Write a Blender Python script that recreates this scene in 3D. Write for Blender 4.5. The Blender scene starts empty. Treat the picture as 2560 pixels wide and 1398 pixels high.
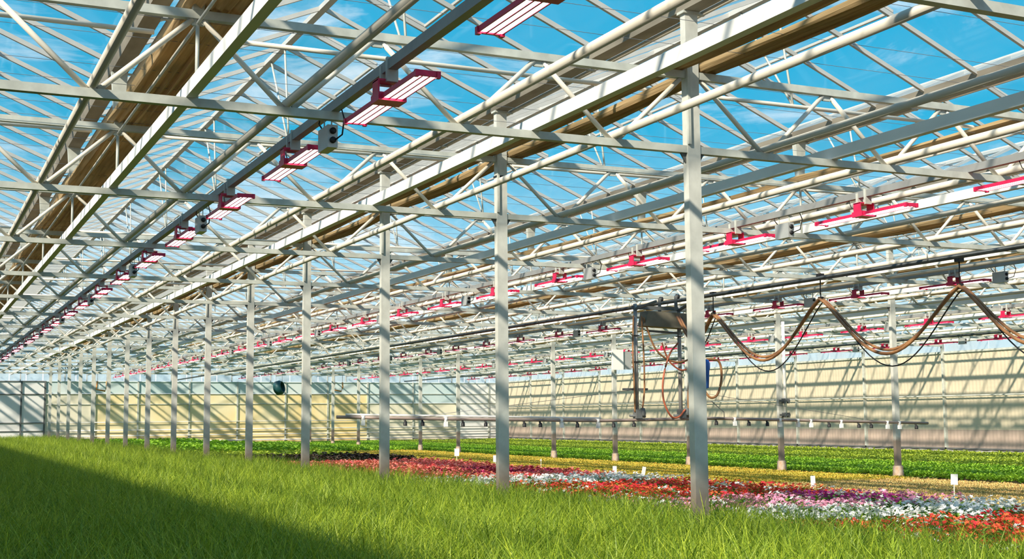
import bpy, math, random
import numpy as np
from mathutils import Vector, Matrix
random.seed(7); RNG = np.random.default_rng(11)
SC = bpy.context.scene
COL = SC.collection

# ------------------------------------------------------------------ camera
F_PX, YAW, PITCH, ROLL = 3211.87, math.radians(25.064), math.radians(6.127), math.radians(-0.473)
CAM = Vector((-7.599, -11.61, 1.705))
cy_, sy_, cp_, sp_ = math.cos(YAW), math.sin(YAW), math.cos(PITCH), math.sin(PITCH)
FW = Vector((sy_*cp_, cy_*cp_, sp_)); R0 = Vector((cy_, -sy_, 0)); U0 = R0.cross(FW)
RT = math.cos(ROLL)*R0 + math.sin(ROLL)*U0; UP = -math.sin(ROLL)*R0 + math.cos(ROLL)*U0
cd = bpy.data.cameras.new('camera'); cam = bpy.data.objects.new('camera', cd); COL.objects.link(cam)
m = Matrix.Identity(4)
for i in range(3):
    m[i][0], m[i][1], m[i][2], m[i][3] = RT[i], UP[i], -FW[i], CAM[i]
cam.matrix_world = m
cd.sensor_width = 36; cd.lens = F_PX/2560*36; cd.clip_start = .05; cd.clip_end = 2000
SC.camera = cam

# ------------------------------------------------------------------ sky, sun, exposure
W = bpy.data.worlds.new('sky'); SC.world = W; W.use_nodes = True
nt = W.node_tree; nt.nodes.clear(); N = nt.nodes.new; L = nt.links.new
out = N('ShaderNodeOutputWorld'); bg = N('ShaderNodeBackground'); L(bg.outputs[0], out.inputs[0])
tc = N('ShaderNodeTexCoord'); sep = N('ShaderNodeSeparateXYZ'); L(tc.outputs['Generated'], sep.inputs[0])
ramp = N('ShaderNodeValToRGB'); L(sep.outputs[2], ramp.inputs[0])
e = ramp.color_ramp.elements
e[0].position = 0.02; e[0].color = (.84, .88, .90, 1)
e[1].position = .11; e[1].color = (.30, .60, .76, 1)
for p, c in ((.21, (.012, .35, .58, 1)), (.45, (.010, .29, .52, 1)), (1.0, (.02, .24, .50, 1))):
    q = e.new(p); q.color = c
mp = N('ShaderNodeMapping'); mp.inputs['Scale'].default_value = (2.0, 2.0, 8.0); L(tc.outputs['Generated'], mp.inputs[0])
nz = N('ShaderNodeTexNoise'); nz.inputs['Scale'].default_value = 2.1; nz.inputs['Detail'].default_value = 7; nz.inputs['Roughness'].default_value = .62
nz.inputs['Distortion'].default_value = .6; L(mp.outputs[0], nz.inputs[0])
cr = N('ShaderNodeValToRGB'); cr.color_ramp.elements[0].position = .50; cr.color_ramp.elements[1].position = .78; L(nz.outputs[0], cr.inputs[0])
mx = N('ShaderNodeMixRGB'); L(cr.outputs[0], mx.inputs[0]); L(ramp.outputs[0], mx.inputs[1]); mx.inputs[2].default_value = (.84, .87, .89, 1)
L(mx.outputs[0], bg.inputs[0]); bg.inputs[1].default_value = 1.0
SUN_D = Vector((1.0, .60, -.78)).normalized()
sd = bpy.data.lights.new('sun', 'SUN'); sd.energy = 5.6; sd.angle = math.radians(1.8); sd.color = (1.0, .89, .73)
so = bpy.data.objects.new('sun', sd); COL.objects.link(so); so.rotation_euler = SUN_D.to_track_quat('-Z', 'Y').to_euler(); so.location = (-30, -20, 30)
vs = SC.view_settings; vs.view_transform = 'Standard'; vs.look = 'None'; vs.gamma = 1; vs.use_curve_mapping = False; vs.exposure = 0.5
SC.cycles.transparent_max_bounces = 40; SC.cycles.max_bounces = 8; SC.cycles.diffuse_bounces = 4

# ------------------------------------------------------------------ materials
MAT = {}
def mat(name, col, rough=.6, metal=0., var=.12, scale=6., stretch=(1, 1, 1), bump=0., col2=None, trans=0., rnd=0., coord='Object', spec=.4):
    mm = bpy.data.materials.new(name); mm.use_nodes = True; t = mm.node_tree; n = t.nodes; l = t.links
    p = n['Principled BSDF']; p.inputs['Roughness'].default_value = rough; p.inputs['Metallic'].default_value = metal
    p.inputs['Specular IOR Level'].default_value = spec
    c = n.new('ShaderNodeTexCoord'); mp = n.new('ShaderNodeMapping'); mp.inputs['Scale'].default_value = stretch; l.new(c.outputs[coord], mp.inputs[0])
    z = n.new('ShaderNodeTexNoise'); z.inputs['Scale'].default_value = scale; z.inputs['Detail'].default_value = 4; l.new(mp.outputs[0], z.inputs[0])
    r = n.new('ShaderNodeValToRGB'); r.color_ramp.elements[0].position = .3; r.color_ramp.elements[1].position = .7; l.new(z.outputs[0], r.inputs[0])
    a = col2 if col2 else tuple(max(0, x*(1-2*var)) for x in col)
    r.color_ramp.elements[0].color = (*a, 1); r.color_ramp.elements[1].color = (*col, 1)
    src = r.outputs[0]
    if rnd:
        oi = n.new('ShaderNodeObjectInfo'); hs = n.new('ShaderNodeHueSaturation')
        m1 = n.new('ShaderNodeMapRange'); l.new(oi.outputs['Random'], m1.inputs[0]); m1.inputs[3].default_value = 1-rnd; m1.inputs[4].default_value = 1+rnd
        m2 = n.new('ShaderNodeMapRange'); l.new(oi.outputs['Random'], m2.inputs[0]); m2.inputs[3].default_value = .5+rnd*.06; m2.inputs[4].default_value = .5-rnd*.06
        l.new(m1.outputs[0], hs.inputs['Value']); l.new(m2.outputs[0], hs.inputs['Hue']); l.new(src, hs.inputs['Color']); src = hs.outputs[0]
    l.new(src, p.inputs['Base Color'])
    if bump:
        b = n.new('ShaderNodeBump'); b.inputs['Strength'].default_value = bump; b.inputs['Distance'].default_value = .02; l.new(z.outputs[0], b.inputs['Height']); l.new(b.outputs[0], p.inputs['Normal'])
    if trans:
        o = n['Material Output']; ts = n.new('ShaderNodeBsdfTranslucent'); l.new(src, ts.inputs[0]); ms = n.new('ShaderNodeMixShader'); ms.inputs[0].default_value = trans
        l.new(p.outputs[0], ms.inputs[1]); l.new(ts.outputs[0], ms.inputs[2]); l.new(ms.outputs[0], o.inputs[0])
    MAT[name] = mm; return mm
mat('steel', (.58, .60, .54), .55, .0, .13, 7)
mat('steel_warm', (.74, .69, .59), .6, .0, .07, 3, (1, .2, 1))
mat('alu', (.55, .54, .51), .45, .0, .06, 5)
mat('whitebeam', (.86, .85, .81), .55, .0, .06, 4, (1, .3, 1))
mat('gutter', (.42, .38, .31), .7, .1, .25, 3, (1, .3, 1))
mat('rail', (.37, .37, .36), .55, .3, .1, 4)
mat('darkpipe', (.13, .14, .14), .45, .5, .15, 4)
mat('black', (.02, .02, .022), .5, 0, .1)
mat('wire', (.25, .25, .26), .5, .3, .05)
mat('screen_cloth', (.70, .50, .26), .9, 0, .2, 7, (3, .12, 3), .6, (.42, .28, .13), .32)
mat('red', (.72, .02, .10), .4, 0, .1, 5)
mat('greybox', (.50, .51, .50), .45, .3, .06, 5)
mat('hose', (.40, .20, .08), .45, 0, .2, 3, (1, 1, 1), 0, (.20, .09, .045))
mat('boxdark', (.22, .20, .15), .6, .1, .15, 5)
mat('redhose', (.45, .12, .06), .45, 0, .2, 3)
mat('blue', (.03, .16, .62), .4, 0, .1, 4)
mat('teal', (.012, .085, .10), .5, .1, .15, 4)
mat('orange', (.75, .34, .10), .6, 0, .1, 4)
mat('white', (.90, .90, .88), .5, 0, .02, 4)
mat('pvc', (.88, .86, .82), .45, 0, .05, 4)
mat('boompipe', (.40, .31, .27), .5, .1, .15, 3, (.5, 1, 1))
mat('concrete', (.46, .40, .33), .9, 0, .2, 9, (1, 1, 1), .3, (.38, .24, .14))
mat('soil', (.16, .12, .085), .95, 0, .3, 8, (1, 1, 1), .5)
mat('ground', (.14, .13, .10), .95, 0, .25, 2)
mat('peat', (.20, .14, .07), .95, 0, .3, 14, (1, 1, 1), .5)
mat('wallbeige', (.76, .65, .47), .8, 0, .05, 1.2, (1, .4, 3), .15, None, .22)
mat('wallbrown', (.52, .40, .33), .85, 0, .06, 1.5, (1, .4, 2), .1, None, .15)
mat('skirt', (.42, .41, .40), .5, 0, .25, 5, (1, .4, 1), .6)
mat('sill', (.16, .17, .17), .6, .2, .1, 4)
mat('wallyellow', (.92, .82, .54), .8, 0, .1, .5, (1, 1, 1), 0, (.90, .70, .32), .1)
mat('wallcream', (.90, .84, .66), .8, 0, .06, .5, (1, 1, 1), 0, None, .1)
mat('wallwhite', (.94, .93, .90), .7, 0, .03, .6, (1, 1, 1), 0, None, .2)
mat('wallteal', (.55, .70, .72), .4, 0, .15, .5, (1, 1, 1), 0, (.74, .80, .78), .1)
mat('grass', (.45, .57, .05), .5, 0, .2, 30, (1, 1, 1), 0, (.12, .22, .008), .28, .30)
mat('leaf', (.22, .42, .05), .6, 0, .2, 20, (1, 1, 1), 0, None, .2, .25)
mat('limeleaf', (.60, .74, .08), .6, 0, .2, 20, (1, 1, 1), 0, None, .25, .2)
mat('greenleaf', (.40, .68, .05), .6, 0, .2, 20, (1, 1, 1), 0, None, .25, .2)
mat('darkleaf', (.045, .022, .028), .6, 0, .2, 20, (1, 1, 1), 0, (.10, .08, .03), .1, .5)
mat('coralleaf', (.95, .42, .28), .6, 0, .2, 30, (1, 1, 1), 0, (.82, .12, .13), .2, .3)
mat('crimsonleaf', (.60, .05, .12), .6, 0, .2, 30, (1, 1, 1), 0, None, .2, .35)
mat('ochreleaf', (.92, .74, .11), .7, 0, .2, 20, (1, 1, 1), 0, None, .2, .3)
mat('tanleaf', (.90, .66, .28), .8, 0, .2, 20, (1, 1, 1), 0, (.58, .46, .14), .15, .3)
mat('petal_white', (.95, .94, .90), .6, 0, .05, 20, trans=.2)
mat('petal_red', (.80, .03, .03), .6, 0, .1, 20, trans=.2, rnd=.15)
mat('petal_orange', (.88, .16, .05), .6, 0, .1, 20, trans=.2, rnd=.2)
mat('petal_pink', (.86, .34, .50), .6, 0, .1, 20, trans=.2, rnd=.15)
mat('petal_magenta', (.72, .06, .36), .6, 0, .1, 20, trans=.2, rnd=.1)

def emit(name, col, s):
    mm = bpy.data.materials.new(name); mm.use_nodes = True; p = mm.node_tree.nodes['Principled BSDF']
    p.inputs['Base Color'].default_value = (.9, .85, .88, 1); p.inputs['Emission Color'].default_value = (*col, 1); p.inputs['Emission Strength'].default_value = s
    MAT[name] = mm
emit('led', (1.0, .88, .94), 4.0)

def column_mat(name, lo, hi):          # galvanised shaft, darker grey-brown over its lowest metre, with a noisy edge
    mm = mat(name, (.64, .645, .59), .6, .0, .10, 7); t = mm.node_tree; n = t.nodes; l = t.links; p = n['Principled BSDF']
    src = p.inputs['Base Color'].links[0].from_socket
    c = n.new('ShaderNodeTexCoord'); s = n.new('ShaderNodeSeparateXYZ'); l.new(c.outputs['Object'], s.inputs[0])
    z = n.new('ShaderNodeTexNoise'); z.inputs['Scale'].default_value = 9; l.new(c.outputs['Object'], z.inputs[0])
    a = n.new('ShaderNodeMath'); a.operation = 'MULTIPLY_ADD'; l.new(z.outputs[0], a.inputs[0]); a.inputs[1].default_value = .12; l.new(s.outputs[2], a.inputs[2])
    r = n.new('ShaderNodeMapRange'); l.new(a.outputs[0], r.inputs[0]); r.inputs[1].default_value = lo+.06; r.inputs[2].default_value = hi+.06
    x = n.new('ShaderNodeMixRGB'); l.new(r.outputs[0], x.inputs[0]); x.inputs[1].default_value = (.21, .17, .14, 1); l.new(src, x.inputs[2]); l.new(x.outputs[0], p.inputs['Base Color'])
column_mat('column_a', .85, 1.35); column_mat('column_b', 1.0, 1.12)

def glass_mat(name, film, tint):
    mm = bpy.data.materials.new(name); mm.use_nodes = True; t = mm.node_tree; n = t.nodes; l = t.links; n.clear()
    o = n.new('ShaderNodeOutputMaterial'); tr = n.new('ShaderNodeBsdfTransparent'); tr.inputs[0].default_value = (*tint, 1)
    gl = n.new('ShaderNodeBsdfGlossy'); gl.inputs['Roughness'].default_value = .05
    df = n.new('ShaderNodeBsdfDiffuse'); df.inputs[0].default_value = (.85, .86, .86, 1); tl = n.new('ShaderNodeBsdfTranslucent'); tl.inputs[0].default_value = (.85, .86, .86, 1)
    ad = n.new('ShaderNodeMixShader'); ad.inputs[0].default_value = .6; l.new(df.outputs[0], ad.inputs[1]); l.new(tl.outputs[0], ad.inputs[2])
    c = n.new('ShaderNodeTexCoord'); z = n.new('ShaderNodeTexNoise'); z.inputs['Scale'].default_value = 1.3; z.inputs['Detail'].default_value = 6; l.new(c.outputs['Object'], z.inputs[0])
    mr = n.new('ShaderNodeMapRange'); l.new(z.outputs[0], mr.inputs[0]); mr.inputs[1].default_value = .35; mr.inputs[2].default_value = .75; mr.inputs[3].default_value = film*.5; mr.inputs[4].default_value = film*1.8
    m1 = n.new('ShaderNodeMixShader'); l.new(mr.outputs[0], m1.inputs[0]); l.new(tr.outputs[0], m1.inputs[1]); l.new(ad.outputs[0], m1.inputs[2])
    lw = n.new('ShaderNodeLayerWeight'); lw.inputs[0].default_value = .5
    pw = n.new('ShaderNodeMath'); pw.operation = 'POWER'; l.new(lw.outputs['Facing'], pw.inputs[0]); pw.inputs[1].default_value = 5
    fr = n.new('ShaderNodeMath'); fr.operation = 'MULTIPLY_ADD'; l.new(pw.outputs[0], fr.inputs[0]); fr.inputs[1].default_value = .35; fr.inputs[2].default_value = .02
    m2 = n.new('ShaderNodeMixShader'); l.new(fr.outputs[0], m2.inputs[0]); l.new(m1.outputs[0], m2.inputs[1]); l.new(gl.outputs[0], m2.inputs[2]); l.new(m2.outputs[0], o.inputs[0])
    MAT[name] = mm
glass_mat('glass', .055, (.97, .985, .985))
glass_mat('endglass', .30, (.86, .93, .94))

# ------------------------------------------------------------------ mesh helpers
class MB:
    def __init__(s): s.v = []; s.f = []; s.mi = []; s.smooth = []
    def add(s, vs, fs, mi=0, sm=False):
        b = len(s.v); s.v += [tuple(x) for x in vs]; s.f += [tuple(b+i for i in f) for f in fs]; s.mi += [mi]*len(fs); s.smooth += [sm]*len(fs); return s
    def box(s, x0, x1, y0, y1, z0, z1, mi=0):
        return s.add([(x, y, z) for z in (z0, z1) for y in (y0, y1) for x in (x0, x1)],
                     [(0, 2, 3, 1), (4, 5, 7, 6), (0, 1, 5, 4), (2, 6, 7, 3), (0, 4, 6, 2), (1, 3, 7, 5)], mi)
    def bar(s, a, b, w, h, up=(0, 0, 1), mi=0):
        a = Vector(a); b = Vector(b); d = (b-a).normalized(); u = Vector(up)
        if abs(d.dot(u)) > .99: u = Vector((0, 1, 0))
        r = d.cross(u).normalized()*w/2; u = r.cross(d).normalized()*h/2
        vs = [p+sx*r+sz*u for p in (a, b) for sz in (-1, 1) for sx in (-1, 1)]
        return s.add(vs, [(0, 1, 3, 2), (4, 6, 7, 5), (0, 4, 5, 1), (2, 3, 7, 6), (0, 2, 6, 4), (1, 5, 7, 3)], mi)
    def tube(s, pts, r, n=8, mi=0, caps=True):
        pts = [Vector(p) for p in pts]; vs = []; fs = []
        for i, p in enumerate(pts):
            d = (pts[min(i+1, len(pts)-1)]-pts[max(i-1, 0)]).normalized()
            u = Vector((0, 0, 1)) if abs(d.z) < .95 else Vector((1, 0, 0))
            a = d.cross(u).normalized(); b = a.cross(d)
            vs += [p+r*(math.cos(2*math.pi*k/n)*a+math.sin(2*math.pi*k/n)*b) for k in range(n)]
        for i in range(len(pts)-1):
            for k in range(n): fs.append((i*n+k, i*n+(k+1) % n, (i+1)*n+(k+1) % n, (i+1)*n+k))
        s.add(vs, fs, mi, True)
        if caps: b = len(s.v)-len(vs); s.f += [tuple(b+k for k in range(n))[::-1], tuple(b+len(vs)-n+k for k in range(n))]; s.mi += [mi]*2; s.smooth += [False]*2
        return s
    def lathe(s, prof, n=16, c=(0, 0, 0), mi=0):
        vs = []; fs = []
        for r, z in prof: vs += [(c[0]+r*math.cos(2*math.pi*k/n), c[1]+r*math.sin(2*math.pi*k/n), c[2]+z) for k in range(n)]
        for i in range(len(prof)-1):
            for k in range(n): fs.append((i*n+k, i*n+(k+1) % n, (i+1)*n+(k+1) % n, (i+1)*n+k))
        return s.add(vs, fs, mi, True)
    def prism(s, poly, axis, a, b, mi=0):   # polygon in the two other axes, extruded along axis
        n = len(poly); o = {'x': lambda p, t: (t, p[0], p[1]), 'y': lambda p, t: (p[0], t, p[1]), 'z': lambda p, t: (p[0], p[1], t)}[axis]
        return s.add([o(p, a) for p in poly]+[o(p, b) for p in poly], [tuple(range(n)), tuple(range(2*n-1, n-1, -1))]+[(i, i+n, (i+1) % n+n, (i+1) % n) for i in range(n)], mi)
    def mesh(s, name, *mats):
        me = bpy.data.meshes.new(name); me.from_pydata(s.v, [], s.f); me.polygons.foreach_set('material_index', s.mi); me.polygons.foreach_set('use_smooth', s.smooth)
        for x in mats: me.materials.append(MAT[x])
        me.update(); return me
def link(name, data, parent=None, loc=(0, 0, 0), rz=0):
    o = bpy.data.objects.new(name, data); COL.objects.link(o); o.location = loc
    if rz: o.rotation_euler = (0, 0, rz)
    if parent: o.parent = parent
    return o
def obj(name, mb, *mats, parent=None, loc=(0, 0, 0), label=None, cat=None, group=None, kind=None):
    o = link(name, mb.mesh(name, *mats), parent, loc); return tag(o, label, cat, group, kind)
def tag(o, label=None, cat=None, group=None, kind=None):
    for k, v in (('label', label), ('category', cat), ('group', group), ('kind', kind)):
        if v: o[k] = v
    return o
def thing(name, label, cat, loc=(0, 0, 0), group=None): return tag(link(name, None, None, loc), label, cat, group)
ORD = ['first', 'second', 'third', 'fourth', 'fifth', 'sixth', 'seventh', 'eighth', 'ninth', 'tenth', 'eleventh', 'twelfth', 'thirteenth', 'fourteenth', 'fifteenth', 'sixteenth',
       'seventeenth', 'eighteenth', 'nineteenth', 'twentieth', 'twenty-first', 'twenty-second', 'twenty-third', 'twenty-fourth', 'twenty-fifth', 'twenty-sixth', 'twenty-seventh', 'twenty-eighth', 'twenty-ninth', 'thirtieth']
def px(X, Y, Z):
    d = Vector((X, Y, Z))-CAM; w = d.dot(FW)
    if w < .5: return None
    return 1280+F_PX*d.dot(RT)/w, 699-F_PX*d.dot(UP)/w, w

S = 5.0; G = 16/3; YE = 75.0
ZL, ZU, ZG, ZE, ZR = 4.576, 5.402, 6.117, 6.24, 7.31     # chord axes, gutter bottom, gutter edge, ridge

# ------------------------------------------------------------------ ground and floor
obj('ground_outside', MB().box(-150, 250, -120, 300, -.3, -.06), 'ground', kind='structure')
obj('floor', MB().box(-16, 32, -22, YE, -.06, 0), 'soil', kind='structure')

# ------------------------------------------------------------------ roof: one structure per gable
def lerp(a, b, t): return tuple(a[i]+(b[i]-a[i])*t for i in range(3))
PL = (-G/2+.10, 0, ZE); PR = (0, 0, ZR)
def slope_bar(sg): return MB().bar((sg*(G/2-.10), 0, ZE), (sg*.02, 0, ZR), .045, .06)
def slope_pane(sg, y0, y1):
    a = sg*(G/2-.10); return [(a, y0, ZE+.035), (sg*.02, y0, ZR+.035), (sg*.02, y1, ZR+.035), (a, y1, ZE+.035)]
bar_me = {s: slope_bar(s).mesh('glazing_bar', 'alu') for s in (-1, 1)}
pane_me = {s: MB().add(slope_pane(s, .025, .975), [(0, 1, 2, 3)]).mesh('glass_pane', 'glass') for s in (-1, 1)}
tie_me = MB().tube([(-G/2+.12, 0, 5.70), (G/2-.12, 0, 5.70)], .028).mesh('tie_rod', 'steel_warm')
strut_me = [MB().tube([(0, 0, 5.70), (0, d, ZR-.03)], .016, 6).mesh('vent_strut', 'steel') for d in (.3, 1.1)]
YMIN = -20
for gi, g in enumerate(range(-3, 6)):
    cx = (g+.5)*G
    root = tag(link('ceiling', None, None, (cx, 0, 0)), 'glazed gable roof, number %d from the left side' % (gi+1), None, None, 'structure')
    near = -2 <= g <= 2; yn = 30 if near else -99
    far_b, far_p = MB(), MB()
    for y in range(YMIN, int(YE)+1):
        for s in (-1, 1):
            if -7 <= y <= yn: link('glazing_bar', bar_me[s], root, (0, y, 0))
            else: far_b.bar((s*(G/2-.10), y, ZE), (s*.02, y, ZR), .045, .06)
            if y < YE:
                if -7 <= y <= yn: link('glass_pane', pane_me[s], root, (0, y, 0))
                else: far_p.add(slope_pane(s, y+.025, y+.975), [(0, 1, 2, 3)])
    obj('glazing_bars_beyond', far_b, 'alu', parent=root, kind='stuff'); obj('glass_panes_beyond', far_p, 'glass', parent=root, kind='stuff')
    obj('ridge_bar', MB().prism([(-.05, ZR-.04), (.05, ZR-.04), (.05, ZR+.03), (0, ZR+.06), (-.05, ZR+.03)], 'y', YMIN, YE), 'alu', parent=root)
    # ventilation windows: frames lying on the upper half of the right-hand slope
    if near:
        for k in range(-1, 6):
            y0 = k*S+1.0; t = .42
            a = (.04, ZR+.05); b = (t*(G/2), ZR+.05-t*(ZR-ZE))
            fb = MB()
            for (p, q_) in (((a[0], y0, a[1]), (b[0], y0, b[1])), ((a[0], y0+3, a[1]), (b[0], y0+3, b[1])), ((a[0], y0, a[1]), (a[0], y0+3, a[1])), ((b[0], y0, b[1]), (b[0], y0+3, b[1]))): fb.bar(p, q_, .04, .035)
            vf = obj('roof_vent', fb, 'alu', parent=root)
            obj('vent_pane', MB().add([(a[0], y0, a[1]), (b[0], y0, b[1]), (b[0], y0+3, b[1]), (a[0], y0+3, a[1])], [(0, 1, 2, 3)]), 'glass', parent=vf)
    for k in range(-1, 15):
        y = k*S+1.67
        link('tie_rod', tie_me, root, (0, y, 0))
        for sm in strut_me: link('vent_strut', sm, root, (0, y, 0))

# gutters along every valley
def side_name(X):
    return {-2: 'two valleys left of the near column row', -1: 'one valley left of the near column row', 0: 'over the near column row', 1: 'one valley right of the near column row', 2: 'two valleys right of the near column row',
            3: 'over the far column row', 4: 'one valley right of the far column row', 5: 'two valleys right of the far column row', 6: 'along the top of the right wall'}[X]
for g in range(-1, 7):
    t = thing('roof_gutter', 'long dark roof gutter running %s' % side_name(g), 'gutter', (g*G, 0, 0), 'roof gutters')
    prof = [(-.15, ZE+.02), (-.10, ZG), (.10, ZG), (.15, ZE+.02), (.13, ZE+.02), (.085, ZG+.02), (-.085, ZG+.02), (-.13, ZE+.02)]
    obj('trough', MB().prism(prof, 'y', -12, YE), 'gutter', parent=t)
    obj('condensate_pipe', MB().tube([(.20, -12, ZG+.02), (.20, YE, ZG+.02)], .03, 10), 'steel_warm', parent=t)
    cl = MB().box(.08, .20, -.02, .02, ZG-.02, ZG+.0).mesh('pipe_clip', 'steel')
    for k in range(-2, 8): link('pipe_clip', cl, t, (0, k*2.5, 0))

# ------------------------------------------------------------------ trusses
UN = [0.08, 1.85, 3.60, G, 7.12, 16-7.12, 16-G, 16-3.60, 16-1.85, 15.92]
LN = [.973, 2.73, 4.486, 6.243, 8.0, 16-6.243, 16-4.486, 16-2.73, 16-.973]
def chordend(z): return MB().box(.05, 15.95, -.04, .04, z-.04, z+.04)
DG = []
for i in range(9): DG += [(UN[i], LN[i]), (UN[i+1], LN[i])]
parts = [('upper_chord', chordend(ZU), 'steel'), ('lower_chord', chordend(ZL), 'steel')]
for u, l_ in DG:
    sgn = 1 if l_ > u else -1
    parts.append(('diagonal', MB().tube([(u+sgn*.05, 0, ZU-.045), (l_-sgn*.05, 0, ZL+.04)], .027, 8), 'steel_warm'))
for x in (G, 16-G):
    parts.append(('vertical', MB().tube([(x, 0, ZL+.04), (x, 0, ZU-.04)], .018, 8), 'steel'))
    parts.append(('gutter_post', MB().prism([(x-.05, ZU+.04), (x+.05, ZU+.04), (x+.10, ZG), (x-.10, ZG)], 'y', -.05, .05), 'steel'))
for x in [UN[i] for i in (1, 2, 4, 5, 7, 8)]+[G, 16-G]:
    parts.append(('gusset', MB().prism([(x-.10, ZU-.04), (x+.10, ZU-.04), (x+.05, ZU-.10), (x-.05, ZU-.10)], 'y', -.012, .012), 'steel'))
for x, s in ((.05, 1), (15.95, -1)):
    parts.append(('bracket', MB().prism([(x, ZL-.04), (x+s*.10, ZL-.04), (x, ZL-.20)] if s > 0 else [(x, ZL-.04), (x, ZL-.20), (x-.10, ZL-.04)], 'y', -.01, .01), 'sill'))
tmesh = [(n, b.mesh(n, mname)) for n, b, mname in parts]
allb = MB()
for n, b, mname in parts: allb.add(b.v, b.f, {'steel': 0, 'steel_warm': 1, 'sill': 2}[mname])
far_truss = allb.mesh('roof_truss', 'steel', 'steel_warm', 'sill')
SPN = {-16: 'left of the near column row', 0: 'between the near and far column rows', 16: 'between the far column row and the right wall'}
for x0 in (-16, 0, 16):
    n = 0
    for k in range(-1, 15):
        if x0 == 16 and k < 1: continue
        lab = '%s steel roof truss from the front, %s' % (ORD[n], SPN[x0]); n += 1
        if k <= 6:
            t = thing('roof_truss', lab, 'truss', (x0, k*S, 0), 'roof trusses %s' % SPN[x0])
            for nm, me in tmesh: link(nm, me, t)
        else: tag(link('roof_truss', far_truss, None, (x0, k*S, 0)), lab, 'truss', 'roof trusses %s' % SPN[x0])

# ------------------------------------------------------------------ columns
CW, CDp = .08, .05
def shaft(top, m_): return MB().box(-CW, CW, -CDp, CDp, 0, top).mesh('shaft', m_)
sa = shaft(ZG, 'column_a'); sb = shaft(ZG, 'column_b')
fl = MB().prism([(-CDp-.03, ZG-.5), (-CDp, ZG-.5), (-CDp, ZL+.05), (-CDp-.03, ZL+.05)], 'x', -CW-.004, -CW+.03).mesh('side_channel', 'steel')
cap = MB().box(-.11, .11, -.07, .07, ZG-.03, ZG-.002).mesh('cap_plate', 'steel')
foot = MB().lathe([(.15, 0), (.13, .34), (.11, .36), (0, .36)], 4).mesh('footing', 'concrete')
clampm = MB().box(-CW-.008, CW+.008, -CDp-.008, CDp+.008, 5.14, 5.165).mesh('strap', 'black')
for k in range(-1, 15):
    if k < 0: continue
    t = thing('steel_column', '%s steel column from the front in the near row, rising out of the grass' % ORD[k], 'column', (0, k*S, 0), 'near row of columns')
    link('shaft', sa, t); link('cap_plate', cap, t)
    if k < 8: link('side_channel', fl, t)
    if k == 1: link('strap', clampm, t)
for k in range(2, 15):
    t = thing('steel_column', '%s steel column from the right in the far row, on a concrete footing' % ORD[k-2], 'column', (16, k*S, 0), 'far row of columns')
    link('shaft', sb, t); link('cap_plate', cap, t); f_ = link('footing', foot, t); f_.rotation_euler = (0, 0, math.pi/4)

# ------------------------------------------------------------------ pipes and beams lying on the lower chords
YA, YB = -9.0, YE-.15
ZT = ZL+.041
def cname(X):
    if X < 0: return 'left of the near column row', -X
    if X < 8.01: return 'right of the near column row', X
    if X < 16: return 'left of the far column row', 16-X
    if X < 24.01: return 'right of the far column row', X-16
    return 'left of the right wall', 32-X
pipe_r = .044
pm = MB().tube([(0, YA, ZT+pipe_r), (0, YB, ZT+pipe_r)], pipe_r, 14).mesh('heating_pipe', 'steel_warm')
bm_ = MB().prism([(-.045, ZT), (.045, ZT), (.045, ZT+.13), (.03, ZT+.13), (.03, ZT+.015), (-.03, ZT+.015), (-.03, ZT+.13), (-.045, ZT+.13)], 'y', YA, YB).mesh('channel_beam', 'whitebeam')
rm = MB().prism([(-.04, ZT), (.04, ZT), (.04, ZT+.09), (-.04, ZT+.09)], 'y', YA, YB).mesh('lamp_rail', 'rail')
np_m = MB().tube([(0, YA, ZU-.075), (0, YB, ZU-.075)], .016, 8).mesh('node_pipe', 'steel_warm')
PIPES = [x0+x for x0 in (-16, 0, 16) for x in LN]; BEAMS = [x0+x for x0 in (-16, 0, 16) for x in (1.91, 5.39, 16-5.39, 16-1.91)]
RAILS = [x0+x for x0 in (-16, 0, 16) for x in (4.0, 12.0)]
from collections import defaultdict
cnt = defaultdict(int)
for kind, xs, me, nm, cat, desc in (('p', PIPES, pm, 'heating_pipe', 'pipe', 'round steel heating pipe laid along the trusses'), ('b', BEAMS, bm_, 'channel_beam', 'beam', 'white steel channel beam laid along the trusses'),
                                    ('r', RAILS, rm, 'lamp_rail', 'rail', 'grey square rail carrying grow lights')):
    for X in sorted([x for x in xs if x > -8.6], key=lambda v: cname(v)[1]):
        w, d = cname(X); cnt[(kind, w)] += 1
        tag(link(nm, me, None, (X if kind != 'r' else X-.03, 0, 0)), '%s, %s %s' % (desc, ORD[cnt[(kind, w)]-1], w), cat, nm.replace('_', ' ')+'s along the house')
for g in (-1, 1, 2, 4, 5):
    tag(link('node_pipe', np_m, None, (g*G, 0, 0)), 'thin pipe strung below the upper chords %s' % side_name(g), 'pipe', 'thin pipes below the upper chords')

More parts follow.
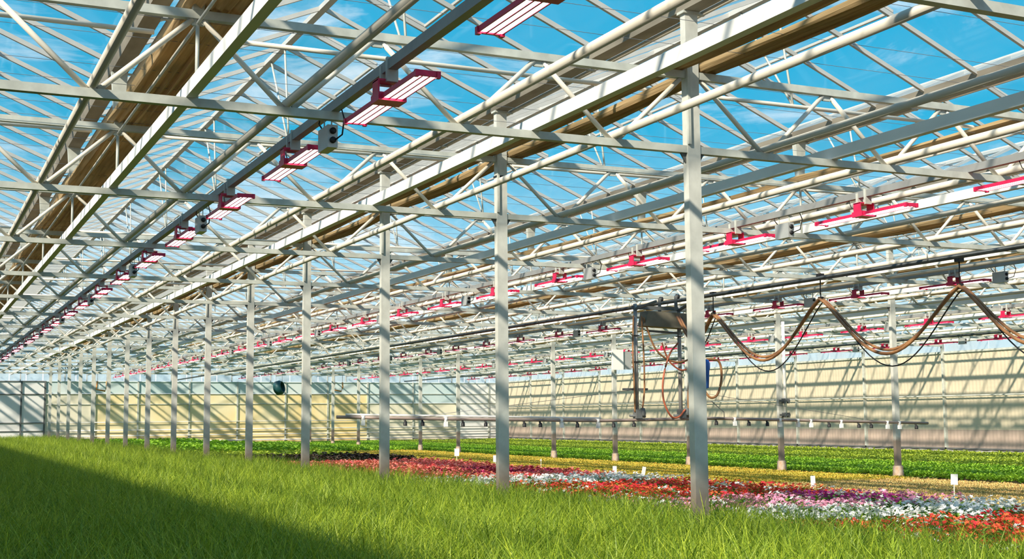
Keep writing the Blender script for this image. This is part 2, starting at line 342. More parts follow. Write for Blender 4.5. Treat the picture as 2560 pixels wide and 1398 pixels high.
# ------------------------------------------------------------------ gathered shade screens beside every gutter
def bundle(width, seed, x_0=-.12):
    r = np.random.default_rng(seed); mb = MB(); ys = np.arange(-10, YE-.5, .5); n = 14; vs = []; fs = []
    ph = r.uniform(0, 6.28, n*2)
    for i, y in enumerate(ys):
        sag = -.035*math.sin(math.pi*((y/S) % 1.0))
        for k in range(n):
            t = k/(n-1); x = x_0+width*t + .018*math.sin(y*.7+ph[k])*(0 if (x_0 > 0 and k < 3) or (x_0 < -.4 and k > 10) else 1)
            z = ZU+.075+sag + (-.018 if k % 2 else .022) + .012*math.sin(y*1.3+ph[k+n]); vs.append((x, y, z))
        for k in range(n):
            t = 1-k/(n-1); x = x_0+width*t; vs.append((x, y, ZU+.135+sag+.03*math.sin(math.pi*t)+.012*math.sin(y*.9+ph[k]+k)))
    m_ = 2*n
    for i in range(len(ys)-1):
        for k in range(m_): fs.append((i*m_+k, (i+1)*m_+k, (i+1)*m_+(k+1) % m_, i*m_+(k+1) % m_))
    mb.add(vs, fs, 0, False); mb.f += [tuple(range(m_)), tuple(len(vs)-1-i for i in range(m_))]; mb.mi += [0, 0]; mb.smooth += [False, False]
    return mb
for g in range(-1, 5):
    if g in (0, 3):     # at the column rows one screen is parked on either side of the columns
        for wd_, x_0, tx in ((.34, -.45, 'left'), (.27, .10, 'right')):
            obj('shade_screen', bundle(wd_, g+5+(x_0 > 0)*20, x_0), 'screen_cloth', loc=(g*G, 0, 0), label='brown gathered shade screen along the %s side of the %s column row' % (tx, 'near' if g == 0 else 'far'), cat='screen', group='gathered shade screens')
    else: obj('shade_screen', bundle(.58 if g == -1 else .46, g+5), 'screen_cloth', loc=(g*G, 0, 0), label='brown gathered shade screen bundled beside the gutter %s' % side_name(g), cat='screen', group='gathered shade screens')
# the screen of the leftmost house is drawn shut and shades the grass
obj('drawn_shade_screen', MB().box(-40, -10.35, -30, YE-.2, ZU+.05, ZU+.06), 'screen_cloth', label='wide brown shade screen drawn shut over the house beyond the left edge', cat='screen')

# support wires across the houses
wm = MB().tube([(-10, 0, ZU+.055), (31.8, 0, ZU+.055)], .0028, 5, caps=False).mesh('screen_wire', 'wire')
for k in range(30):
    tag(link('screen_wire', wm, None, (0, -4.6+.95*k+(.22 if k % 2 else 0), 0)), '%s thin dark wire from the front stretched across below the roof' % ORD[k], 'wire', 'screen support wires')

# ------------------------------------------------------------------ grow lights
lh = .9
fr_ = MB()
for x in (-.09, .09): fr_.box(x-.006, x+.006, -lh, lh, -.02, .02)
for y in (-lh, lh): fr_.box(-.096, .096, y-.012, y+.012, -.025, .02)
for x in (-.03, .03): fr_.box(x-.007, x+.007, -lh, lh, -.020, .01)
fr_.box(-.088, .088, -lh, lh, .010, .022)
for y in (-lh, lh):
    for x in (-.09, .09): fr_.box(x-.016, x+.016, y-.02, y+.02, -.035, .02)
frame_me = fr_.mesh('lamp_frame', 'red')
led_me = [MB().box(x-.022, x+.022, y0, y1, -.016, .009).mesh('led_bar', 'led') for x in (-.06, 0, .06) for y0, y1 in ((-lh+.02, -.11), (.11, lh-.02))]
drv = MB().box(-.125, .125, -.10, .10, -.035, .035); drv.box(-.12, -.105, -.07, .07, .03, .15); drv.box(.105, .12, -.07, .07, .03, .15); drv.box(-.12, .12, -.07, .07, .14, .155)
drv_me = drv.mesh('driver_box', 'red')
hang_me = MB().box(-.05, .05, -.10, -.06, .13, .34).box(-.05, .05, .06, .10, .13, .30).tube([(0, 0, .15), (0, 0, .25)], .008, 6).mesh('hanger', 'steel')
lc = MB().tube([(-.02, .12, .05), (-.01, .25, .14), (0, .30, .24), (.0, .45, .30)], .006, 5).mesh('lamp_cable', 'black')
pb_me = MB().box(-.05, .05, -.16, .16, -.12, .10).mesh('case', 'greybox')
pbp = MB().lathe([(.032, 0), (.032, .02), (0, .02)], 10).mesh('socket', 'black')
pbc = MB().tube([(.02, -.17, -.05), (.05, -.30, -.02), (.05, -.36, .12), (.02, -.30, .30)], .008, 6).mesh('power_cable', 'black')
pbd = MB().tube([(.0, .14, .09), (-.03, .2, .18), (0, .22, .30)], .008, 6).mesh('drop_cable', 'black')
pbh = MB().box(-.004, .004, -.13, -.11, .09, .25).mesh('hanging_strap', 'steel')
ROWN = {-4: 'the row left of the near columns', 4: 'the row right of the near columns', 12: 'the row left of the far columns', 20: 'the row right of the far columns', 28: 'the row before the right wall'}
ZLAMP = 4.385
for X, ph in ((-4, -4.55), (4, -1.1), (12, 2.55), (20, 8.9), (28, 20.)):
    n = 0; y = ph
    while y < 72:
        near = (y < 30 and X < 13) or y < 14
        t = thing('grow_light', '%s red grow light from the front in %s' % (ORD[n], ROWN[X]), 'lamp', (X-.03, y, ZLAMP), 'grow lights in '+ROWN[X])
        link('lamp_frame', frame_me, t); link('driver_box', drv_me, t); link('hanger', hang_me, t)
        for me in led_me: link('led_bar', me, t)
        if near: link('lamp_cable', lc, t)
        if n % 2 == 1 and y < 50:
            b = thing('power_supply', '%s grey power box from the front hanging in %s' % (ORD[n//2], ROWN[X]), 'power box', (X-.03, y+1.75, ZLAMP+.02), 'power boxes in '+ROWN[X])
            link('case', pb_me, b); link('power_cable', pbc, b); link('drop_cable', pbd, b); link('hanging_strap', pbh, b); h2 = link('hanging_strap', pbh, b, (0, .24, 0))
            for dz in (.04, -.05):
                so_ = link('socket', pbp, b, (0, -.16, dz)); so_.rotation_euler = (math.pi/2, 0, 0)
        n += 1; y += 3.0

# ------------------------------------------------------------------ right wall
wr = tag(link('wall_right', None), None, None, None, 'structure')
def wob(w, a): return a*math.sin(w)
for k in range(-1, 15):
    y0, y1 = k*S+.05, (k+1)*S-.05
    nseg = 25; pan = MB(); vs = []
    for i in range(nseg*2+1):
        y = y0+(y1-y0)*i/(nseg*2); x = 32.02+(.012 if i % 2 else 0)
        vs += [(x, y, 1.04), (x, y, 4.26)]
    pan.add(vs, [(2*i, 2*i+1, 2*i+3, 2*i+2) for i in range(nseg*2)])
    obj('wall_panel', pan, 'wallbeige', parent=wr)
    low = MB(); vs = []
    for i in range(nseg*2+1):
        y = y0+(y1-y0)*i/(nseg*2); x = 32.02+(.012 if i % 2 else 0)
        vs += [(x, y, .27), (x, y, 1.04)]
    low.add(vs, [(2*i, 2*i+1, 2*i+3, 2*i+2) for i in range(nseg*2)])
    obj('lower_panel', low, 'wallbrown', parent=wr)
    if k >= 0: obj('wall_post', MB().box(31.90, 32.02, k*S-.05, k*S+.05, .25, ZG), 'steel', parent=wr)
    sk = MB(); vs = []; M_ = 20
    for i in range(M_+1):
        y = k*S+S*i/M_
        for z, dx in ((.28, 0), (.19, .03), (.08, .05), (.0, .10)): vs.append((31.97-dx+.03*math.sin(i*1.9+k)*(z < .25), y, z))
    sk.add(vs, [(i*4+j, i*4+j+1, i*4+j+5, i*4+j+4) for i in range(M_) for j in range(3)], 0, True)
    obj('plastic_skirt', sk, 'skirt', parent=wr)
    for j in range(2):
        ya, yb = y0+(y1-y0)*j/2, y0+(y1-y0)*(j+1)/2-.04
        obj('upper_pane', MB().box(32.03, 32.036, ya, yb, 4.30, ZG), 'endglass', parent=wr)
obj('wall_girt', MB().tube([(31.87, -5, 2.45), (31.87, YE, 2.45)], .03, 8), 'steel', parent=wr)
obj('wall_girt', MB().box(31.95, 32.02, -5, YE, 4.24, 4.32), 'steel', parent=wr)
obj('wall_sill', MB().box(31.90, 32.06, -5, YE, .24, .30), 'sill', parent=wr)

# ------------------------------------------------------------------ end wall
we = tag(link('wall_end', None), None, None, None, 'structure')
edges = [-16, -12, -8, -5.3, -1.25, .15, 3.2, 5.9, 9.2, 12.4, 15.7, 18.7, 21.6, 25.0, 28.4, 30.9, 32.0]
for i in range(len(edges)-1):
    a, b = edges[i]+.05, edges[i+1]-.05
    if b <= .2: mt, tp = 'wallwhite', 4.2
    elif a < 20: mt, tp = ('wallyellow' if 3 < a < 19 else 'wallcream'), 3.42
    elif a < 28: mt, tp = 'wallcream', 2.75
    else: mt, tp = 'wallwhite', 4.2
    obj('wall_panel', MB().box(a, b, YE, YE+.04, .05, tp), mt, parent=we)
    if tp < 4: obj('upper_panel', MB().box(a, b, YE+.005, YE+.035, tp+.04, 4.2), 'wallteal', parent=we)
    obj('wall_post', MB().box(b-.0, b+.10, YE-.08, YE, 0, 4.25), 'steel' if b > .3 else 'sill', parent=we)
for z, r, mt in ((1.60, .025, 'pvc'), (1.08, .035, 'pvc'), (.72, .03, 'pvc'), (.34, .04, 'pvc')):
    obj('wall_pipe', MB().tube([(.3, YE-.15, z), (31.6, YE-.15, z)], r, 8), mt, parent=we)
for z in (1.6, 1.08, 3.4, 4.22): obj('wall_girt', MB().box(-16, .1, YE-.06, YE, z-.02, z+.03), 'sill', parent=we)
for z in (3.42, 4.22, 2.75): obj('wall_girt', MB().box(.2, 32, YE-.05, YE, z-.025, z+.025), 'steel' if z < 4 else 'wallteal', parent=we)
for i in range(48):
    x = -16+i; obj('gable_pane', MB().box(x+.03, x+.97, YE+.01, YE+.016, 4.26, 6.2), 'endglass', parent=we)
for g in range(-3, 6):
    cx = (g+.5)*G
    obj('gable_pane', MB().prism([(cx-G/2, 6.22), (cx+G/2, 6.22), (cx, ZR)], 'y', YE+.01, YE+.016), 'endglass', parent=we)
    for dx in (-1.33, 0, 1.33): obj('gable_bar', MB().box(cx+dx-.03, cx+dx+.03, YE-.04, YE+.02, 4.2, ZR-abs(dx)/ (G/2)*1.07), 'alu', parent=we)
obj('wall_girt', MB().box(-16, 32, YE-.05, YE, 5.2, 5.28), 'steel', parent=we)

# ------------------------------------------------------------------ beds
def kerb(name, x0, x1, y0, y1, z0, z1, mt, label, cat): obj(name, MB().box(x0, x1, y0, y1, z0, z1), mt, label=label, cat=cat)
kerb('grass_bed', -15, .75, -6, 74.5, 0, .16, 'peat', 'dark peat bed under the tall ornamental grass', 'bed')
kerb('flower_bed', .95, 8.45, -6, 36, 0, .07, 'peat', 'peat bed under the rows of colourful flowers', 'bed')
kerb('salad_bed', .95, 8.45, 36.3, 74, 0, .07, 'peat', 'peat bed under the light green plants at the back', 'bed')
kerb('seedling_bed', 8.75, 15.55, -2, 74, 0, .05, 'peat', 'peat bed of ochre and tan seedlings between flowers and far columns', 'bed')
kerb('green_bed', 16.55, 21.6, 3, 74, 0, .05, 'peat', 'peat bed of bright green plants right behind the far columns', 'bed')
kerb('green_bed', 22.1, 26.2, 3, 74, 0, .05, 'peat', 'middle peat bed of green plants before the right wall', 'bed')
kerb('green_bed', 26.7, 31.4, 3, 74, 0, .05, 'peat', 'peat bed of green plants along the foot of the right wall', 'bed')
for x, nm in ((21.8, 'right of the wide green bed'), (26.45, 'nearer to the right wall')):
    kerb('bed_edging', x-.05, x+.05, 3, 74, 0, .10, 'white', 'thin pale edging strip between the green beds, %s' % nm, 'edging')

def scatter(name, pts, variants, mats, label, cat, kind='stuff'):
    """points with yaw/scale + variant meshes packed in one mesh; nodes instance the variants on the points"""
    P = np.array([p[:3] for p in pts], float); n = len(P)
    V = [P]; F = []; MI = []; vid = [np.full(n, -1)]; base = n
    for i, b in enumerate(variants):
        V.append(np.array(b.v, float)); vid.append(np.full(len(b.v), i)); F += [tuple(base+k for k in f) for f in b.f]; MI += b.mi; base += len(b.v)
    me = bpy.data.meshes.new(name); me.from_pydata(np.concatenate(V).tolist(), [], F); me.polygons.foreach_set('material_index', MI)
    for x in mats: me.materials.append(MAT[x])
    def at(nm, ty, arr): a = me.attributes.new(nm, ty, 'POINT'); a.data.foreach_set('value', arr)
    pad = lambda a: np.concatenate([np.asarray(a, float), np.zeros(base-n)])
    at('vid', 'INT', np.concatenate(vid).astype(np.int32)); at('rz', 'FLOAT', pad([p[3] for p in pts])); at('sc', 'FLOAT', pad([p[4] for p in pts]))
    o = link(name, me); tag(o, label, cat, None, kind)
    ng = bpy.data.node_groups.new(name+'_nodes', 'GeometryNodeTree'); ng.interface.new_socket('Geometry', in_out='INPUT', socket_type='NodeSocketGeometry'); ng.interface.new_socket('Geometry', in_out='OUTPUT', socket_type='NodeSocketGeometry')
    A = ng.nodes.new; K = ng.links.new; gi = A('NodeGroupInput'); go = A('NodeGroupOutput')
    def attr(nm, ty): x = A('GeometryNodeInputNamedAttribute'); x.data_type = ty; x.inputs[0].default_value = nm; return next(s for s in x.outputs if s.enabled and s.name == 'Attribute')
    def sepby(val):
        s = A('GeometryNodeSeparateGeometry'); c = A('FunctionNodeCompare'); c.data_type = 'INT'; c.operation = 'EQUAL'; K(attr('vid', 'INT'), next(i for i in c.inputs if i.enabled and i.name == 'A'))
        next(i for i in c.inputs if i.enabled and i.name == 'B').default_value = val; K(gi.outputs[0], s.inputs[0]); K(c.outputs[0], s.inputs[1]); return s.outputs[0]
    j = A('GeometryNodeJoinGeometry')
    for i in range(len(variants)):
        ti = A('GeometryNodeGeometryToInstance'); K(sepby(i), ti.inputs[0]); K(ti.outputs[0], j.inputs[0])
    ip = A('GeometryNodeInstanceOnPoints'); K(sepby(-1), ip.inputs['Points']); K(j.outputs[0], ip.inputs['Instance']); ip.inputs['Pick Instance'].default_value = True
    cx = A('ShaderNodeCombineXYZ'); K(attr('rz', 'FLOAT'), cx.inputs[2]); er = A('FunctionNodeEulerToRotation'); K(cx.outputs[0], er.inputs[0]); K(er.outputs[0], ip.inputs['Rotation']); K(attr('sc', 'FLOAT'), ip.inputs['Scale'])
    K(ip.outputs[0], go.inputs[0]); md = o.modifiers.new('scatter', 'NODES'); md.node_group = ng
    return o
def seen(X, Y, Z, m_=420):
    p = px(X, Y, Z); return p is not None and -m_ < p[0] < 2560+m_ and p[1] < 1398+420
def field(x0, x1, y0, y1, z, step, smin=.8, smax=1.2, jit=.5):
    r = []; ys = np.arange(y0, y1, step); xs = np.arange(x0, x1, step)
    for y in ys:
        for x in xs:
            a, b = x+RNG.uniform(-jit, jit)*step, y+RNG.uniform(-jit, jit)*step
            if seen(a, b, z+.3): r.append((a, b, z, RNG.uniform(0, 6.283), RNG.uniform(smin, smax)))
    return r
# grass
def tuft(seed, nb, rad, wid, hmin, hmax):
    r = random.Random(seed); b = MB()
    for _ in range(nb):
        a = r.uniform(0, 6.283); q = rad*math.sqrt(r.random()); bx, by = q*math.cos(a), q*math.sin(a); h = r.uniform(hmin, hmax)
        la = r.uniform(0, 6.283); ln = r.uniform(.10, .85)*h; dx, dy = ln*math.cos(la), ln*math.sin(la); wa = r.uniform(0, 3.14); wx, wy = wid*math.cos(wa), wid*math.sin(wa); pts = []
        for t, k in ((0, .8), (.4, 1.0), (.75, .7)):
            c = (bx+dx*t**1.8, by+dy*t**1.8, h*(t-.18*t*t*(ln/h)))
            pts += [(c[0]-wx*k, c[1]-wy*k, c[2]), (c[0]+wx*k, c[1]+wy*k, c[2])]
        pts.append((bx+dx, by+dy, h*(1-.18*(ln/h))))
        b.add(pts, [(0, 1, 3, 2), (2, 3, 5, 4), (4, 5, 6)])
    return b
gp = []
for (ya, yb, st, s0, s1) in ((-5.5, 6, .135, .8, 1.15), (6, 22, .17, .85, 1.2), (22, 74.4, .30, .95, 1.25)):
    gp += field(-12, .72, ya, yb, .14, st, s0, s1)
scatter('ornamental_grass', gp, [tuft(i, 20, .14, .0058, .38, .76) for i in range(8)], ['grass'], 'tall bright green ornamental grass filling the whole foreground bed', 'grass')

# small plants
def leaves(b, r, n, rad, z0, z1, ll, lw, mi=0):
    for _ in range(n):
        a = r.uniform(0, 6.283); q = rad*r.uniform(.1, .8); c = Vector((q*math.cos(a), q*math.sin(a), r.uniform(z0, z1))); d = Vector((math.cos(a+r.uniform(-.6, .6)), math.sin(a+r.uniform(-.6, .6)), r.uniform(-.1, .5))).normalized()
        s_ = d.cross(Vector((0, 0, 1))).normalized()*lw; t = c+d*ll; mid = c+d*ll*.5+Vector((0, 0, .02))
        b.add([c, mid-s_, t-Vector((0, 0, .02)), mid+s_], [(0, 1, 2), (0, 2, 3)], mi)
def blossoms(b, r, n, rad, z, size, mi):
    for _ in range(n):
        a = r.uniform(0, 6.283); q = rad*math.sqrt(r.random()); c = Vector((q*math.cos(a), q*math.sin(a), z+r.uniform(-.03, .05))); nrm = Vector((r.uniform(-.7, .7)-.2, r.uniform(-.8, .3)-.3, 1)).normalized()
        u = nrm.cross(Vector((1, 0, 0))).normalized(); v = nrm.cross(u); s_ = size*r.uniform(.75, 1.2); k = 5; o_ = r.uniform(0, 6)
        vs = [c]+[c+s_*((1 if i % 2 else .55)*(math.cos(o_+math.pi*i/k)*u+math.sin(o_+math.pi*i/k)*v))+nrm*s_*.25 for i in range(2*k)]
        b.add(vs, [(0, 1+i, 1+(i+1) % (2*k)) for i in range(2*k)], mi)
def foliage(seed, n=16, rad=.13): b = MB(); leaves(b, random.Random(seed), n, rad, .03, .20, .12, .035); return b
def blooms(seed, n, rad=.13, size=.032): b = MB(); blossoms(b, random.Random(seed), n, rad, .24, size, 0); return b
def plant(seed, n, mi2=1):
    b = foliage(seed); f_ = blooms(seed+50, n); b.add(f_.v, f_.f, 1)
    return b
FB = [  # y0, y1, petal, word
    (-5, 2.0, 'petal_orange', 'red-orange', 'in the block nearest the camera'), (2.0, 4.2, 'petal_white', 'white', 'in the white block behind the near red one'), (4.2, 6.9, 'petal_pink', 'pink', 'in the pink block'),
    (6.9, 13.0, 'petal_red', 'red', 'in the long red block'), (13.0, 16.0, 'petal_white', 'white', 'in the far white block before the coral foliage')]
STEP = .25
fol_me = [foliage(i).mesh('foliage', 'leaf') for i in range(4)]
blo_me = {p: [blooms(i+50, 9).mesh('blossoms', p) for i in range(4)] for p in ('petal_orange', 'petal_white', 'petal_pink', 'petal_red', 'petal_magenta')}
cand = []
for bi, (y0, y1, pet, word, where) in enumerate(FB):
    for p in field(1.1, 8.3, y0+.1, y1, .05, STEP, .9, 1.25, .25):
        pt_ = pet; wd = word
        if pet == 'petal_orange' and RNG.random() < (.25 if p[0] < 4 else .6): pt_, wd = 'petal_red', 'red'
        if pet == 'petal_red' and RNG.random() < .35: pt_, wd = 'petal_orange', 'red-orange'
        if pet == 'petal_pink' and 6.2 < p[0] < 7.6 and p[1] > 4.8: pt_, wd = 'petal_magenta', 'magenta'
        if pet in ('petal_orange', 'petal_red', 'petal_pink') and RNG.random() < .13: pt_, wd = 'petal_white', 'stray white'
        q = px(p[0], p[1], .3); infr = q and 0 < q[0] < 2560 and q[1] < 1330 and p[0] > 2.2
        cand.append((q[2] if infr else 1e3+(q[2] if q else 0), p, bi, pt_, wd))
cand.sort(key=lambda c: c[0])
for d, p, bi, pet, wd in cand[:300]:
    t = thing('flowering_plant', '%s flowering bedding plant %s' % (wd, FB[bi][4]), 'flower', p[:3], '%s bedding plants %s' % (wd, FB[bi][4])); t.rotation_euler = (0, 0, p[3]); t.scale = (p[4],)*3
    k = random.randrange(4); link('foliage', fol_me[k], t); link('blossoms', blo_me[pet][k], t)
rest = defaultdict(list)
for d, p, bi, pet, wd in cand[300:]: rest[pet].append(p)
for pet, pts in rest.items():
    wd = {'petal_orange': 'red-orange', 'petal_white': 'white', 'petal_pink': 'pink', 'petal_red': 'red', 'petal_magenta': 'magenta'}[pet]
    scatter('flower_carpet', pts, [plant(i, 9) for i in range(4)], ['leaf', pet], 'dense carpet of the other %s flowers in the flower bed' % wd, 'flowers')
def leafy(seed, n, rad, h, ll, lw): b = MB(); leaves(b, random.Random(seed), n, rad, h*.35, h, ll, lw); return b
cor = field(1.1, 8.3, 16.1, 29, .05, .25, .9, 1.25, .3); crim = [p for p in cor if 4.6 < p[0]+.25*math.sin(p[1]*2) < 7.8 and 17.2 < p[1] < 21.5 and RNG.random() < .7]; cs = set(crim); cor = [p for p in cor if p not in cs]
scatter('coral_foliage', cor, [leafy(i, 18, .16, .27, .13, .04) for i in range(4)], ['coralleaf'], 'coral and salmon leaved plants filling the block beyond the white flowers', 'plants')
scatter('crimson_foliage', crim, [leafy(i+9, 18, .16, .27, .13, .04) for i in range(4)], ['crimsonleaf'], 'dark crimson leaved plants in the middle of the coral block', 'plants')
scatter('dark_foliage', field(1.1, 8.3, 29.2, 35.8, .05, .26, .9, 1.3, .3), [leafy(i, 16, .17, .30, .15, .045) for i in range(4)], ['darkleaf'], 'dark purple leaved plants behind the coral block', 'plants')
scatter('lime_foliage', field(1.1, 8.3, 36.4, 43, .05, .28, .9, 1.3, .3), [leafy(i, 16, .17, .28, .15, .045) for i in range(4)], ['limeleaf'], 'yellow-green leaved plants behind the dark purple ones', 'plants')
scatter('salad_foliage', field(1.1, 8.3, 43.2, 73.5, .05, .34, 1.0, 1.5, .3), [leafy(i, 16, .2, .34, .18, .05) for i in range(4)], ['greenleaf'], 'light green leafy plants at the back beside the grass', 'plants')
def sprout(seed, n, rad, h, ll, lw): b = MB(); leaves(b, random.Random(seed), n, rad, .01, h, ll, lw); return b
scatter('tan_seedlings', field(8.8, 15.5, -1.9, 13.8, .045, .15, .8, 1.3), [sprout(i, 16, .10, .05, .05, .022) for i in range(4)], ['tanleaf'], 'tan and brown seedlings in trays on the right', 'seedlings')
scatter('ochre_seedlings', field(8.8, 15.5, 13.9, 50, .045, .19, .9, 1.3), [sprout(i, 16, .13, .06, .06, .026) for i in range(4)], ['ochreleaf'], 'ochre yellow seedlings in front of the far columns', 'seedlings')
scatter('green_plants_back', field(8.8, 15.5, 50.2, 73.8, .045, .32, 1.2, 1.8), [sprout(i, 16, .17, .12, .1, .04) for i in range(4)], ['greenleaf'], 'green young plants near the end wall', 'seedlings')
for x0, x1, st, wd, mt in ((16.6, 21.55, .19, 'nearest the far columns', 'greenleaf'), (22.15, 26.15, .24, 'in the middle green bed', 'limeleaf'), (26.75, 31.35, .27, 'along the right wall', 'limeleaf')):
    scatter('green_plants', field(x0, x1, 4, 73.8, .045, st, 1.0, 1.6), [sprout(i, 16, .15, .10, .08, .034) for i in range(4)], [mt], 'low bright green plants %s' % wd, 'seedlings')

# plant labels
cardm = {}
def sign(X, Y, h, w, hh, tilt, label):
    t = thing('plant_sign', label, 'sign', (X, Y, 0), 'white plant signs'); t.rotation_euler = (0, tilt, -.45)
    obj('stick', MB().box(-.008, .008, -.006, .006, 0, h+.05), 'steel_warm', parent=t)
    if w: obj('card', MB().box(-w/2, w/2, -.012, -.006, h+.03, h+.03+hh), 'white', parent=t)
    return t
for X, Y, h, w, hh, tl, lab in ((8.6, 17.0, .24, .10, .19, 0, 'small white sign at the corner of the far white flowers'), (8.6, 15.73, .26, .09, .20, .2, 'tilted white sign just right of the far white flowers'),
        (8.6, 9.08, .27, .09, .21, -.03, 'white sign between the red flowers and the tan seedlings'), (8.6, 5.32, .47, .12, .18, .04, 'tall white sign on a stick at the right by the tan seedlings'),
        (8.6, 24.34, .33, .12, .20, 0, 'white sign beside the second near column'), (8.6, 27.38, .44, .15, .24, 0, 'white sign in front of a far column at the dark foliage'), (8.6, 21.2, .44, .03, .06, 0, 'thin white stick label in the ochre seedlings')):
    sign(X, Y, h, w, hh, tl, lab)

# ------------------------------------------------------------------ irrigation boom
TX, TZ = 8.0, 4.29
hook = MB().tube([(-.05, 0, TZ), (-.05, 0, TZ+.12), (0, 0, TZ+.16), (0, 0, ZL-.04)], .012, 6).mesh('track_hook', 'steel')
for x, ya, wd in ((TX, -4, 'in front of the far columns'), (TX+16, 4, 'in front of the right wall')):
    t = thing('boom_track', 'dark pipe track hung under the trusses %s' % wd, 'track', (x, 0, 0), 'boom tracks')
    obj('track_pipe', MB().tube([(0, ya, TZ), (0, YE-1, TZ)], .04, 10), 'darkpipe', parent=t)
    for k in range(0 if x < 10 else 1, 14): link('track_hook', hook, t, (0, k*S, 0))
BY = 13.3
bt = thing('irrigation_boom', 'irrigation boom hanging from the track with a long spray pipe and hoses', 'boom', (TX, BY, 0))
bp = [(.15, 1.74), (2.4, 1.685), (6.16, 1.615), (9.08, 1.645), (12.3, 1.56), (15.5, 1.475)]
def bz(X):
    for (a, za), (b, zb) in zip(bp, bp[1:]):
        if a <= X <= b: return za+(zb-za)*(X-a)/(b-a)
    return 1.5
obj('spray_pipe', MB().tube([(a-TX, 0, z) for a, z in bp], .034, 8), 'boompipe', parent=bt)
obj('second_pipe', MB().tube([(.35-TX, .03, 1.79), (6.2-TX, .03, 1.67)], .02, 8), 'pvc', parent=bt)
nzl = MB().tube([(0, 0, 0), (0, -.01, -.035), (.01, -.03, -.05)], .016, 6).lathe([(.028, -.095), (.028, -.05), (.012, -.04)], 8, (0, -.02, 0)).mesh('nozzle', 'black')
nzw = MB().box(-.022, .022, -.035, .015, -.10, -.03).tube([(0, 0, -.03), (0, 0, .03)], .03, 8).mesh('nozzle', 'white')
X = .7; i = 0
while X < 15.4:
    if not 7.3 < X < 8.9: link('nozzle', nzw if random.random() < .4 else nzl, bt, (X-TX, 0, bz(X)-.01)).scale = (1.5, 1.5, 1.5)
    i += 1; X += .38 if i % 2 else .52
for ax, mt in ((-.90, 'rail'), (.25, 'rail')):
    a = obj('hanger_arm', MB().tube([(ax, 0, 1.70), (ax, 0, 4.22)], .045, 10), mt, parent=bt)
    obj('arm_clamp', MB().box(ax-.06, ax+.06, -.06, .06, 2.9, 2.93).box(ax-.06, ax+.06, -.06, .06, 3.5, 3.52), 'black', parent=a)
    obj('valve', MB().box(ax-.07, ax+.08, -.10, .06, 1.66, 1.86).lathe([(.06, 0), (.07, .05), (.05, .16), (0, .18)], 10, (ax+.12, -.05, 1.72)).tube([(ax-.2, -.02, 1.72), (ax+.2, -.02, 1.70)], .03, 8), 'sill', parent=a)
obj('cross_bar', MB().box(-1.25, -.62, -.03, .03, 2.28, 2.33), 'sill', parent=bt)
obj('control_box', MB().prism([(-.74, 3.72), (.42, 3.68), (.48, 4.02), (-.66, 4.06)], 'y', -.16, .18), 'boxdark', parent=bt)
obj('upper_frame', MB().bar((-.98, 0, 4.14), (.42, 0, 4.14), .06, .08).bar((-.6, 0, 3.62), (.32, 0, 3.58), .05, .05).bar((-.9, 0, 4.1), (-.9, -.9, 4.2), .05, .05).bar((.25, 0, 4.1), (0, -.9, 4.2), .05, .05), 'sill', parent=bt)
for yy in (-.35, .35):
    w_ = obj('trolley_wheel', MB().lathe([(0, -.03), (.06, -.03), (.06, .03), (0, .03)], 14), 'black', parent=bt, loc=(0, yy, TZ+.09)); w_.rotation_euler = (0, math.pi/2, 0)
    obj('trolley_plate', MB().box(-.05, -.035, yy-.06, yy+.06, 4.08, TZ+.12), 'sill', parent=bt)
def arc(pts, n=10):     # Catmull-Rom through points
    P = [Vector(p) for p in pts]; P = [P[0]*2-P[1]]+P+[P[-1]*2-P[-2]]; r = []
    for i in range(1, len(P)-2):
        for k in range(n):
            t = k/n; r.append(.5*((2*P[i])+(P[i+1]-P[i-1])*t+(2*P[i-1]-5*P[i]+4*P[i+1]-P[i+2])*t*t+(-P[i-1]+3*P[i]-3*P[i+1]+P[i+2])*t**3))
    r.append(P[-2]); return r
obj('arm_hose', MB().tube(arc([(-.98, -.06, 3.95), (-1.02, -.07, 3.2), (-1.0, -.07, 2.4), (-.98, -.05, 1.8)]), .02, 8), 'hose', parent=bt)
obj('arm_hose', MB().tube(arc([(-.78, -.07, 3.95), (-.74, -.07, 3.1), (-.74, -.07, 2.3), (-.8, -.05, 1.8)]), .02, 8), 'hose', parent=bt)
obj('loop_hose', MB().tube(arc([(-.75, -.1, 3.92), (-.45, -.12, 3.2), (.05, -.12, 2.92), (.55, -.12, 3.05), (.85, -.12, 3.4)]), .022, 8), 'hose', parent=bt)
obj('loop_hose', MB().tube(arc([(.15, -.1, 3.35), (-.1, -.14, 3.1), (-.28, -.15, 2.6), (-.3, -.15, 2.1), (-.12, -.14, 1.72), (.1, -.12, 1.68), (.3, -.1, 1.85)]), .022, 8), 'redhose', parent=bt)
obj('loop_hose', MB().tube(arc([(-.28, -.1, 3.35), (-.12, -.13, 2.95), (.15, -.13, 2.75), (.35, -.1, 2.75)]), .02, 8), 'redhose', parent=bt)
obj('loop_hose', MB().tube(arc([(.95, -.05, 3.0), (1.25, -.08, 2.95), (1.32, -.08, 2.6), (1.2, -.08, 2.2), (1.0, -.08, 2.12), (.85, -.05, 2.3)]), .028, 8), 'hose', parent=bt)
for dx in (.42, .52, .62): obj('riser_hose', MB().tube(arc([(dx, -.08, 3.7), (dx+.04, -.1, 2.9), (dx-.03, -.1, 2.2), (dx, -.05, 1.7)]), .02, 8), 'hose' if dx != .52 else 'redhose', parent=bt)
obj('filter', MB().lathe([(.0, 2.32), (.055, 2.34), (.075, 2.75), (.09, 2.78), (.09, 2.9), (.06, 2.98), (0, 3.0)], 14, (.93, -.04, 0)), 'blue', parent=bt)
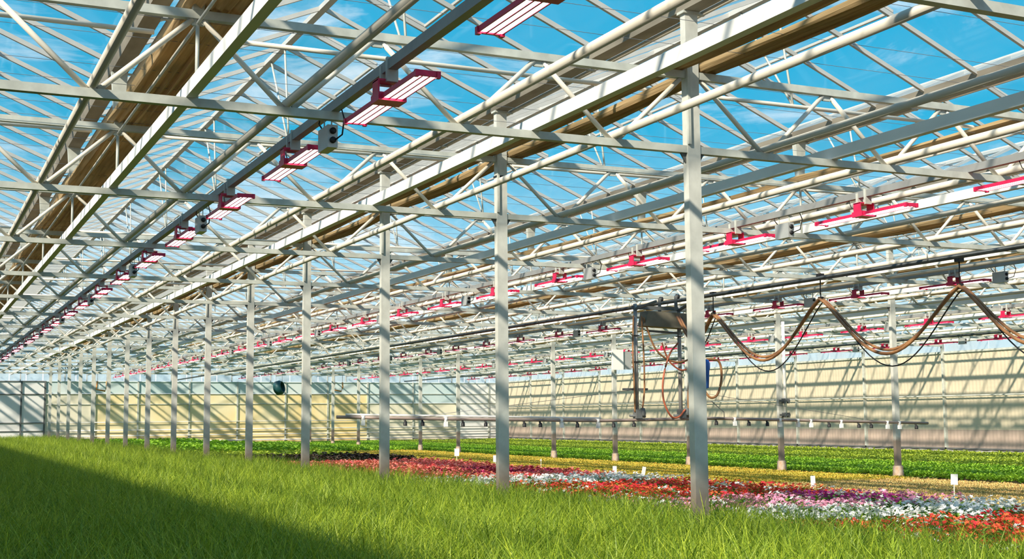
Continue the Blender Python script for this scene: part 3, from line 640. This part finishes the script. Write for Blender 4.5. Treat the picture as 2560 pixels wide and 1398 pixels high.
obj('outrigger_stay', MB().tube([(.85, 0, 2.02), (1.1, 0, 2.02), (1.42, 0, 1.78), (1.42, 0, 1.64)], .01, 6).box(.85, 1.4, -.05, .05, 1.64, 1.66), 'sill', parent=bt)
for a, b in ((-.9, -6.2), (.25, 5.9)): obj('stay_wire', MB().tube([(a, 0, 2.3), (b, 0, bz(TX+b)+.02)], .005, 5), 'wire', parent=bt)

# supply hose festoon on trolleys
ht = thing('supply_hose', 'brown hose hanging in wide loops from trolleys on the boom track', 'hose', (TX, 0, 0))
tr = [(13.0, 3.95), (11.57, 3.88), (7.95, 3.90), (4.36, 3.80), (1.2, 3.85), (-1.8, 3.85)]
for off, dz, r, mt, nm, sag in ((0, 0, .030, 'hose', 'hose', 1.08), (.05, .01, .026, 'hose', 'hose', 1.02), (.12, -.02, .012, 'black', 'cable', 1.28)):
    pts = []
    for (ya, za), (yb, zb) in zip(tr, tr[1:]):
        L_ = abs(ya-yb); sg = sag*(1 if L_ > 2 else .55)
        for k in range(24):
            t = k/24; pts.append((off, ya+(yb-ya)*t, za+(zb-za)*t-sg*math.sin(math.pi*t)**1.25+dz))
    pts.append((off, *tr[-1])); obj(nm, MB().tube(pts, r, 8), mt, parent=ht)
trm = MB().box(-.03, .03, -.05, .05, -.05, .04).tube([(0, 0, .03), (.01, .02, .2), (0, 0, .34)], .01, 6).box(-.05, .05, -.06, .06, .40, .48).tube([(0, 0, .3), (0, 0, .42)], .012, 6).mesh('trolley', 'black')
for y, z in tr[1:]: link('trolley', trm, ht, (.03, y, z))

# standing parts on the far columns
t = thing('white_standpipe', 'bright white vertical pipe with dark clamps standing before a far column', 'pipe', (16.06, 19.82, 0))
obj('pipe', MB().tube([(0, 0, 1.64), (0, 0, 4.5)], .05, 10), 'white', parent=t)
for z in (2.1, 1.68): obj('clamp', MB().box(-.16, .13, -.07, .07, z, z+.06).box(-.10, -.04, -.09, .05, z-.05, z+.1).box(.06, .10, -.09, .05, z-.05, z+.1), 'sill', parent=t)
t = thing('notice_board', 'white notice board fixed high on a far column', 'board', (16.1, 29.9, 0))
obj('board', MB().box(-.25, .22, -.06, -.03, 3.42, 4.17), 'white', parent=t); obj('side_cover', MB().box(.24, .6, .0, .03, 3.44, 4.1), 'greybox', parent=t)
t = thing('circulation_fan', 'dark teal circulation fan hanging in front of the yellow end wall', 'fan', (12.6, 65, 3.6))
b = MB().lathe([(.30, -.25), (.42, -.15), (.44, .12), (.34, .26), (.31, .26), (.40, .1), (.38, -.13), (.27, -.22)], 20); h_ = obj('housing', b, 'teal', parent=t); h_.rotation_euler = (math.radians(78), 0, .9)
bl = MB()
for k in range(4):
    a = k*math.pi/2; bl.add([(0, 0, -.02), (.34*math.cos(a), .34*math.sin(a), -.04), (.34*math.cos(a+.8), .34*math.sin(a+.8), .04)], [(0, 1, 2)])
bl.lathe([(0, -.1), (.09, -.08), (.09, .08), (0, .1)], 10); q_ = obj('blades', bl, 'sill', parent=t); q_.rotation_euler = (math.radians(78), 0, .9)
obj('hanger', MB().tube([(-.2, 0, .3), (-.2, 0, ZL-.04-3.6)], .01, 6).tube([(.2, 0, .3), (.2, 0, ZL-.04-3.6)], .01, 6), 'sill', parent=t)
for X, wd in ((2.95, 'left of the yellow panels'), (17.9, 'right of the dark fan')):
    t = thing('hoist_frame', 'small orange frame hanging below the trusses near the end wall, %s' % wd, 'frame', (X, 70, 0), 'orange hanging frames')
    obj('frame', MB().tube([(-.25, 0, 4.1), (-.32, 0, 3.6), (.2, 0, 3.5), (.3, 0, 3.75), (.28, 0, 4.1)], .05, 8), 'orange', parent=t)
    obj('hanger', MB().tube([(-.25, 0, 4.1), (-.25, 0, ZL-.04)], .012, 6).tube([(.28, 0, 4.1), (.28, 0, ZL-.04)], .012, 6), 'sill', parent=t)
